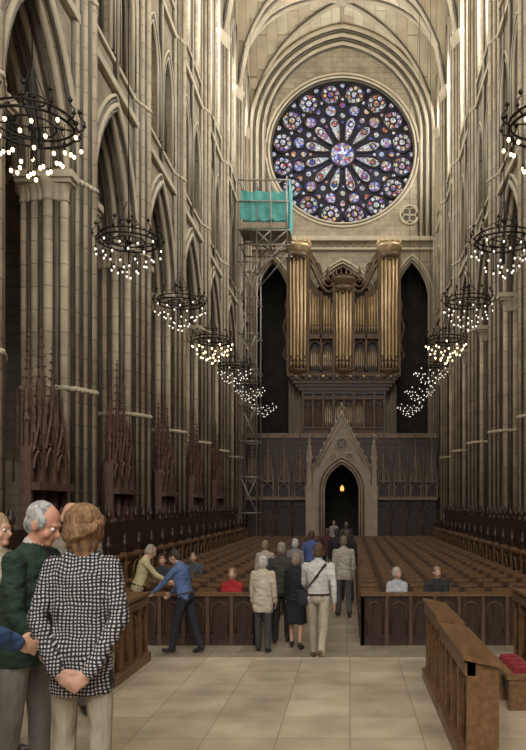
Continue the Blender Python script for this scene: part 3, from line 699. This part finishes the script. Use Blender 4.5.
def person(name,x,y,z,H,heading,top,bottom,hair=(.2,.12,.06),skin=(.62,.36,.26),shoe=(.03,.025,.02),female=False,jacket=False,skirt=False,
           style='short',lean=0,hturn=0,hpitch=0,aL=(5,8,12,2),aR=(5,8,12,2),lL=(4,4),lR=(-4,4),vox=.015,belly=0,collar=None,extra=None,fat=1.0,handcurl=25,armpts=None,hem=.80,htilt=0):
    pr=[]
    def A(g,l): pr.append((g[0],g[1],l))
    s=H/1.75; sw=(.162 if female else .185)*fat
    pel=Vector((0,0,.95)); RL=RX(-lean)
    U=lambda p:pel+RL@(Vector(p)-pel)
    for sd,(a,k) in ((-1,lL),(1,lR)):
        hip=Vector((sd*.09,0,.92)); a_=math.radians(a); b_=math.radians(a-k)
        kn=hip+Vector((sd*.02,math.sin(a_),-math.cos(a_)))*.44; an=kn+Vector((sd*.0,math.sin(b_),-math.cos(b_)))*.40
        fp=(a-k)*.8 if (a-k)<-8 else 0
        fd=Vector((sd*.15,math.cos(math.radians(fp)),math.sin(math.radians(fp)))).normalized()
        if skirt:
            A(capsule(kn,an,.05,.036),'skin'); A(capsule(hip,kn,.08,.055),'skin')
        else:
            A(capsule(hip,kn,.088*fat,.066*fat),'bottom'); A(capsule(kn,an,.066*fat,.058),'bottom')
        A(capsule(an+Vector((0,0,-.01))-fd*.03,an+Vector((0,0,-.035))+fd*.02,.042,.045),'shoe')
        A(capsule(an+Vector((0,0,-.045))-fd*.03,an+Vector((0,0,-.05))+fd*.15,.036,.033),'shoe')
        A(capsule(an+Vector((sd*.01,0,-.05))+fd*.08,an+Vector((-sd*.01,0,-.052))+fd*.12,.04,.036),'shoe')
    zmin=min(v[2] for g in pr if g[2]=='shoe' for v in g[0])
    sit=abs(lL[0])>60
    hipw=.165*fat*(1.02 if female else 1.0)
    bd=belly
    tor=[(.86,.12*fat,.09),(.90,hipw*.98,.115*fat),(.97,hipw,.12*fat+bd*.3),(1.08,.150*fat,.108*fat+bd),(1.20,.158*fat,.112*fat+bd*.7),(1.31,.178*fat,.118*fat),(1.39,sw*.98,.108),(1.445,sw*.80,.088),(1.48,.10,.07),(1.505,.06,.055)]
    if female: tor[3]=(1.08,.135*fat,.10*fat+bd)
    A(loft([(U((0,(.01+bd*.5 if 1<zz<1.3 else 0),zz)),ax,ay,RL) for zz,ax,ay in tor]),'top')
    A(ellip((0,-.01,.94),(hipw*.98,.125*fat,.11)),'bottom')
    if female:
        for sd in (-1,1): A(ellip(U((sd*.07,.085,1.28)),(.065,.055,.06)),'top')
    if jacket:
        j=[(hem,.172*fat,.135*fat),(hem+.02,.178*fat,.14*fat),(.90,.180*fat,.142*fat+bd*.3),(1.0,.172*fat,.135*fat+bd*.7),(1.10,.160*fat,.125*fat+bd),(1.25,.172*fat,.128*fat+bd*.5),(1.38,sw,.115),(1.44,sw*.8,.09)]
        A(loft([(U((0,0,zz)) if zz>.95 else Vector((0,0,zz)) if not sit else U((0,0,max(zz,.9))),ax,ay,RL if zz>.95 else Matrix.Identity(3)) for zz,ax,ay in j]),'top')
    if skirt and not sit:
        A(loft([((0,0,zz),ax,ay,Matrix.Identity(3)) for zz,ax,ay in ((.45,.20,.16),(.47,.205,.165),(.7,.19,.15),(.9,.172,.13),(1.02,.15,.12))]),'bottom')
    if not jacket and not skirt: A(loft([(U((0,0,zz)),hipw*1.0,.128*fat,RL) for zz in (.975,1.005)]),'belt')
    nb=U((0,-.01,1.45))
    hd=U((0,.015,1.50)); Rh=RL@RZm(hturn)@RX(-hpitch)@Matrix.Rotation(math.radians(htilt),3,'Y')
    h0=hd+Rh@Vector((0,0,.075))
    A(capsule(nb,h0,.056,.052),'skin')
    A(capsule(U((0,-.01,1.455)),U((0,-.005,1.49)),.074,.064),'collar')
    Hp=lambda a,b,c: hd+Rh@Vector((a,b,c))
    A(ellip(Hp(0,-.005,.15),(.074,.092,.092),Rh),'skin')
    A(ellip(Hp(0,.025,.095),(.058,.066,.082),Rh),'skin')
    A(ellip(Hp(0,.068,.03),(.028,.024,.022),Rh),'skin')
    A(capsule(Hp(0,.088,.125),Hp(0,.108,.088),.009,.015),'skin')
    A(ellip(Hp(0,.083,.145),(.05,.014,.012),Rh),'skin')
    A(ellip(Hp(0,.088,.055),(.024,.008,.008),Rh,10,5),'lips')
    for sd in (-1,1):
        A(ellip(Hp(sd*.077,-.005,.11),(.012,.022,.034),Rh@RZm(sd*20)),'skin'); A(ellip(Hp(sd*.04,.06,.085),(.022,.02,.026),Rh),'skin')
    if style=='short':
        A(ellip(Hp(0,-.018,.165),(.082,.096,.088),Rh),'hair'); A(ellip(Hp(0,-.055,.11),(.072,.056,.075),Rh),'hair')
    elif style=='receding':
        A(ellip(Hp(0,-.035,.168),(.082,.088,.085),Rh),'hair'); A(ellip(Hp(0,-.055,.11),(.074,.058,.075),Rh),'hair')
        for sd in (-1,1): A(ellip(Hp(sd*.066,.015,.14),(.018,.03,.04),Rh),'hair')
    elif style=='bald':
        A(ellip(Hp(0,-.045,.12),(.083,.068,.062),Rh),'hair')
    elif style=='bob':
        A(ellip(Hp(0,-.02,.165),(.090,.102,.092),Rh),'hair'); A(ellip(Hp(0,-.055,.10),(.088,.070,.085),Rh),'hair')
        for sd in (-1,1): A(ellip(Hp(sd*.072,-.02,.11),(.026,.05,.065),Rh),'hair')
    elif style=='layered':
        A(ellip(Hp(0,-.02,.16),(.104,.110,.096),Rh),'hair'); A(ellip(Hp(0,-.05,.10),(.106,.083,.075),Rh),'hair')
        A(ellip(Hp(0,-.055,.03),(.080,.060,.07),Rh),'hair'); A(ellip(Hp(0,-.06,-.02),(.055,.04,.045),Rh),'hair')
        for sd in (-1,1): A(ellip(Hp(sd*.082,-.01,.09),(.030,.06,.06),Rh),'hair')
        for i in range(120):
            a=i*2.399; t=(i*.618)%1; zz=-.04+.27*t; w_=.045+.065*min(1,(t*2.2)) if t<.45 else .112*math.sqrt(max(.02,1-((t-.45)/.56)**2))
            cx_,cy_=w_*math.sin(a),-.04+w_*math.cos(a)*.95
            if cy_>.03: continue
            A(ellip(Hp(cx_,cy_,zz),(.012,.012,.026),Rh@RZm(i*37)@RX(35*math.sin(i)),7,5),'hair')
    for sd,arm,ik in ((-1,aL,0),(1,aR,1)):
        sh=U((sd*(sw-.005),0,1.405))
        if armpts and armpts[ik]:
            el,wr,hdv,pn=[Vector(q) for q in armpts[ik]]; hdv.normalize(); pn=(pn-hdv*pn.dot(hdv)).normalized()
        else:
            a,b,e,b2=[math.radians(t) for t in arm]
            dv=lambda p,q:Vector((sd*math.sin(q),math.sin(p)*math.cos(q),-math.cos(p)*math.cos(q)))
            el=sh+dv(a,b)*.285; wr=el+dv(a+e,b2)*.245; hdv=dv(a+e+math.radians(5),b2)
            pn=Vector((-sd,0.0,0)); pn=(pn-hdv*pn.dot(hdv)).normalized()
        f=1.12 if jacket else 1
        A(ellip(sh+Vector((-sd*.01,0,-.005)),(.068*fat,.066,.066)),'top')
        A(capsule(sh,el,.058*f*fat,.048*f),'top'); A(capsule(el,wr-(wr-el)*.04,.048*f,.038*f),'top')
        A(capsule(wr-(wr-el)*.15,wr+hdv*.02,.029,.026),'skin')
        wd=hdv.cross(pn).normalized(); Rm=Matrix((wd,pn,hdv)).transposed()
        A(ellip(wr+hdv*.06,(.040,.017,.055),Rm,12,8),'skin')
        tdir=1 if wd.dot(Vector((0,1,.3)))>0 else -1
        cr=math.radians(handcurl)
        for i,(off,ln) in enumerate(((.030,.070),(.011,.080),(-.009,.074),(-.028,.058))):
            b0=wr+hdv*.098+wd*off*tdir; d1=(hdv*math.cos(cr)+pn*math.sin(cr)+wd*tdir*off*2).normalized(); d2=(hdv*math.cos(cr*2.4)+pn*math.sin(cr*2.4)).normalized()
            A(capsule(b0,b0+d1*ln*.5,.0096,.0088,8,2),'skin'); A(capsule(b0+d1*ln*.5,b0+d1*ln*.5+d2*ln*.5,.0088,.0078,8,2),'skin')
        b0=wr+hdv*.035+wd*tdir*.034; d1=(hdv*.75+wd*tdir*.55+pn*.35).normalized(); b1=b0+d1*.04
        A(capsule(b0,b1,.0135,.011,8,2),'skin'); d2=(hdv*.95+wd*tdir*.1+pn*.4).normalized(); A(capsule(b1,b1+d2*.032,.011,.009,8,2),'skin')
    if extra: extra(A,U,Hp)
    vs=[];fs=[];lab=[]
    for g in pr:
        o=len(vs); vs+= [Vector((v[0],v[1],v[2]-zmin)) for v in g[0]]; fs+=[tuple(i+o for i in f) for f in g[1]]; lab+=[g[2]]*len(g[1])
    tmp=bpy.data.meshes.new('tmp'); tmp.from_pydata([tuple(v) for v in vs],[],fs); to=bpy.data.objects.new('tmp',tmp); COL.objects.link(to)
    rm=to.modifiers.new('r','REMESH'); rm.mode='VOXEL'; rm.voxel_size=vox; rm.use_smooth_shade=True
    sm=to.modifiers.new('s','SMOOTH'); sm.factor=.5; sm.iterations=2
    dg=bpy.context.evaluated_depsgraph_get(); me=bpy.data.meshes.new_from_object(to.evaluated_get(dg)); me.name=name
    bpy.data.objects.remove(to); bpy.data.meshes.remove(tmp)
    bvh=BVHTree.FromPolygons(vs,fs)
    cols={'skin':cmat('skin',skin,.55),'hair':cmat('hair',hair,.8),'top':cmat('garment',top),'bottom':cmat('trousers',bottom),'shoe':cmat('shoe',shoe,.4),
          'lips':cmat('lips',(.45,.18,.15),.5),'collar':cmat('collar',collar or top),'belt':cmat('belt',(.05,.03,.02)),'bag':cmat('bag',(.03,.03,.035)),'eye':cmat('eye_white',(.8,.78,.74),.3),'pup':cmat('iris',(.04,.03,.03),.2)}
    labs=list(cols); me.materials.clear()
    for l in labs: me.materials.append(cols[l])
    mi=[]
    for p in me.polygons:
        r=bvh.find_nearest(p.center); mi.append(labs.index(lab[r[2]]) if r[2] is not None else 0)
    me.polygons.foreach_set('material_index',mi); me.polygons.foreach_set('use_smooth',[True]*len(mi))
    bm=bmesh.new(); bm.from_mesh(me)
    for sd in (-1,1):
        for (rad,l,dy) in ((.0125,'eye',.079),(.0065,'pup',.0875)):
            c=Hp(sd*.03,dy,.122)-Vector((0,0,zmin)); r=bmesh.ops.create_icosphere(bm,subdivisions=2,radius=rad,matrix=Matrix.Translation(c))
            fset=set(f for v in r['verts'] for f in v.link_faces)
            for f in fset: f.material_index=labs.index(l); f.smooth=True
    bm.to_mesh(me); bm.free()
    o=bpy.data.objects.new(name,me); o.location=(x,y,z); o.rotation_euler=(0,0,math.radians(heading)); o.scale=(s,s,s); COL.objects.link(o)
    return o
mck,nt,b=mat_base('check_cloth'); N=nt.nodes; L=nt.links
tc=N.new('ShaderNodeTexCoord'); sp=N.new('ShaderNodeSeparateXYZ')
nz=N.new('ShaderNodeTexNoise'); nz.inputs['Scale'].default_value=7; L.new(tc.outputs['Object'],nz.inputs['Vector'])
vm=N.new('ShaderNodeVectorMath'); vm.operation='SCALE'; vm.inputs['Scale'].default_value=.05; L.new(nz.outputs['Color'],vm.inputs[0])
va=N.new('ShaderNodeVectorMath'); va.operation='ADD'; L.new(tc.outputs['Object'],va.inputs[0]); L.new(vm.outputs[0],va.inputs[1]); L.new(va.outputs[0],sp.inputs[0])
def band(sock,per):
    a=N.new('ShaderNodeMath'); a.operation='DIVIDE'; a.inputs[1].default_value=per; L.new(sock,a.inputs[0])
    f=N.new('ShaderNodeMath'); f.operation='FRACT'; L.new(a.outputs[0],f.inputs[0])
    g=N.new('ShaderNodeMath'); g.operation='GREATER_THAN'; g.inputs[1].default_value=.5; L.new(f.outputs[0],g.inputs[0]); return g
s1=band(sp.outputs[0],.019); s2=band(sp.outputs[2],.019)
ad=N.new('ShaderNodeMath'); ad.operation='ADD'; L.new(s1.outputs[0],ad.inputs[0]); L.new(s2.outputs[0],ad.inputs[1])
dv=N.new('ShaderNodeMath'); dv.operation='MULTIPLY'; dv.inputs[1].default_value=.5; L.new(ad.outputs[0],dv.inputs[0])
cr=N.new('ShaderNodeValToRGB'); cr.color_ramp.interpolation='CONSTANT'; e=cr.color_ramp.elements
e[0].color=(.010,.010,.016,1); e[0].position=0; e[1].position=.25; e[1].color=(.045,.045,.06,1); q=e.new(.75); q.color=(.60,.58,.56,1)
L.new(dv.outputs[0],cr.inputs[0]); L.new(cr.outputs[0],b.inputs['Base Color']); b.inputs['Roughness'].default_value=.9
n2=N.new('ShaderNodeTexNoise'); n2.inputs['Scale'].default_value=8; L.new(tc.outputs['Object'],n2.inputs['Vector'])
bp=N.new('ShaderNodeBump'); bp.inputs['Strength'].default_value=.9; bp.inputs['Distance'].default_value=.05; L.new(n2.outputs['Fac'],bp.inputs['Height']); L.new(bp.outputs[0],b.inputs['Normal'])
P_=PLAT
SEAT=dict(lL=(82,84),lR=(82,84),aL=(30,5,60,-20),aR=(30,5,60,-20))
# --- foreground group
person('woman_check_jacket',-.84,3.65,P_,1.60,6,mck,(.42,.36,.28),hair=(.27,.15,.07),female=True,jacket=True,style='layered',vox=.007,fat=.95,hem=.72,hturn=20,hpitch=4,
   armpts=(((-.215,-.075,1.13),(-.085,-.185,.87),(.75,-.10,-.62),(0,.9,.1)),((.215,-.075,1.13),(.085,-.20,.865),(-.72,-.12,-.62),(0,.9,.1))),handcurl=35,lL=(2,2),lR=(-2,2))
person('man_green_jacket',-1.26,3.95,P_,1.62,-98,(.018,.042,.027),(.22,.21,.19),hair=(.45,.45,.45),skin=(.60,.30,.20),jacket=True,style='receding',vox=.008,lean=6,hpitch=16,hturn=0,collar=(.5,.47,.42),fat=1.03,belly=.02,
   aL=(15,10,50,-20),aR=(6,8,25,-10))
person('man_behind',-1.64,5.6,P_,1.62,-150,(.20,.17,.13),(.10,.09,.08),hair=(.16,.09,.05),style='bald',vox=.012,jacket=True)
person('woman_fair_hair',-1.74,4.6,P_,1.55,-100,(.45,.40,.30),(.25,.2,.15),hair=(.40,.28,.16),female=True,style='bob',vox=.011,jacket=True)
person('man_navy_jumper',-1.27,3.0,P_,1.70,-20,(.03,.07,.17),(.05,.05,.07),style='short',vox=.012,jacket=True,aR=(5,16,60,5))
# --- nave visitors
person('man_blue_shirt',-2.20,12.0,0,1.74,72,(.10,.16,.34),(.02,.022,.035),hair=(.05,.035,.03),lean=14,hpitch=16,lL=(16,4),lR=(-12,8),aL=(40,5,10,0),aR=(25,6,20,0),vox=.013)
person('man_cream_shirt',-3.35,13.22,0,1.76,-70,(.55,.48,.28),(.32,.27,.18),hair=(.35,.3,.25),lean=16,hpitch=15,aL=(30,5,30,0),aR=(40,5,20,0),style='receding')
person('woman_red_top',-1.70,13.62,0,1.62,180,(.42,.02,.03),(.03,.03,.04),hair=(.30,.20,.12),female=True,style='bob',**SEAT)
person('seated_visitor',-3.7,16.35,0,1.68,180,(.04,.04,.05),(.03,.03,.03),hair=(.06,.04,.03),**SEAT)
person('seated_visitor',-3.2,17.25,0,1.70,180,(.08,.08,.10),(.03,.03,.03),hair=(.04,.03,.02),**SEAT)
person('woman_cream_jacket',-.95,12.15,0,1.60,-4,(.62,.54,.42),(.06,.06,.06),hair=(.62,.60,.56),female=True,jacket=True,style='bob',fat=1.05,lL=(6,3),lR=(-5,5),hem=.72)
person('woman_tan_top',-1.35,15.9,0,1.68,10,(.45,.40,.34),(.08,.07,.06),hair=(.35,.24,.15),female=True,style='short')
person('man_dark_jacket',-.72,13.0,0,1.78,0,(.045,.045,.038),(.03,.03,.03),hair=(.30,.26,.22),style='short',jacket=True,fat=1.06,lL=(-6,5),lR=(6,4))
person('woman_black_dress',-.42,12.45,0,1.62,-8,(.012,.014,.022),(.012,.014,.022),hair=(.30,.24,.18),female=True,skirt=True,jacket=True,style='bob',lL=(6,3),lR=(-6,8))
def bag(A,U,Hp):
    A(capsule(U((.13,-.09,1.46)),U((-.02,-.135,1.25)),.014,.014,8,2),'bag'); A(capsule(U((-.02,-.135,1.25)),U((-.19,-.13,1.05)),.014,.014,8,2),'bag')
    A(loft([(U((-.22,-.05,zz)),ax,.05,Matrix.Identity(3)) for zz,ax in ((.84,.07),(.86,.085),(1.03,.085),(1.05,.07))],12),'bag')
person('man_white_shirt',.0,11.5,0,1.86,-6,(.66,.65,.62),(.46,.41,.31),hair=(.12,.07,.04),lL=(14,4),lR=(-16,26),aL=(22,8,40,-5),aR=(-14,10,14,2),extra=bag,vox=.012,shoe=(.16,.09,.05),fat=1.06)
person('man_beige_jacket',.36,16.0,0,1.76,10,(.42,.39,.33),(.07,.07,.07),hair=(.22,.17,.13),jacket=True,style='short',lL=(8,4),lR=(-8,10))
person('man_blue_jumper',-.45,18.0,0,1.82,0,(.08,.12,.30),(.05,.05,.06),hair=(.08,.05,.03))
person('woman_grey_hair',-.78,17.0,0,1.66,0,(.25,.24,.26),(.05,.05,.06),hair=(.55,.54,.52),female=True,style='bob')
person('man_black_suit',.42,18.5,0,1.80,5,(.015,.015,.018),(.02,.02,.02),hair=(.1,.07,.05),jacket=True,lL=(10,4),lR=(-10,10))
person('man_dark_suit',.12,21.0,0,1.78,-5,(.02,.02,.03),(.02,.02,.02),hair=(.05,.04,.03),jacket=True)
person('woman_dark_coat',-.25,24,0,1.68,0,(.10,.02,.03),(.02,.02,.02),hair=(.1,.07,.05),female=True,jacket=True,style='bob')
person('man_grey_coat',.35,29,0,1.78,0,(.06,.06,.07),(.02,.02,.02),hair=(.2,.17,.13),jacket=True)
person('woman_pale_coat',-.3,36,0,1.68,170,(.4,.36,.33),(.02,.02,.02),hair=(.2,.17,.13),female=True,jacket=True)
person('seated_woman',1.38,13.62,0,1.64,170,(.50,.52,.56),(.05,.05,.08),hair=(.50,.46,.40),female=True,style='bob',hturn=50,**SEAT)
person('seated_man',2.13,13.66,0,1.66,165,(.025,.028,.03),(.03,.03,.03),hair=(.20,.16,.13),style='short',hturn=35,jacket=True,**SEAT)
# ---------------------------------------------------------------- lights
def area(name,loc,rot,sx,sy,e,c):
    l=bpy.data.lights.new(name,'AREA'); l.shape='RECTANGLE'; l.size=sx; l.size_y=sy; l.energy=e; l.color=c
    o=bpy.data.objects.new(name,l); o.location=loc; o.rotation_euler=rot; COL.objects.link(o); return o
for i in range(1,11):
    for q in (-1,1):
        y=P0+BAY*(i+.5)+q
        for side in (-1,1):
            area('clerestory_daylight',(side*(WX+.45),y,25.2),(0,math.radians(86*side),0),6.6,1.25,290 if side>0 else 190,(1,.97,.91))
area('east_window_daylight',(0,P0-.2,15),(math.radians(84),0,0),9,16,3600,(1,.95,.87))
w=bpy.data.worlds.new('World'); S.world=w; w.use_nodes=True
w.node_tree.nodes['Background'].inputs[0].default_value=(.6,.7,.85,1); w.node_tree.nodes['Background'].inputs[1].default_value=.6
cam=bpy.data.cameras.new('camera'); co=bpy.data.objects.new('camera',cam); COL.objects.link(co)
co.location=(CX,0,EYE); co.rotation_euler=(math.radians(90),0,0)
cam.sensor_fit='VERTICAL'; cam.sensor_height=36; cam.lens=729/750*36; cam.shift_x=-87/750; cam.shift_y=130/750; cam.clip_end=200
S.camera=co
S.view_settings.view_transform='Standard'
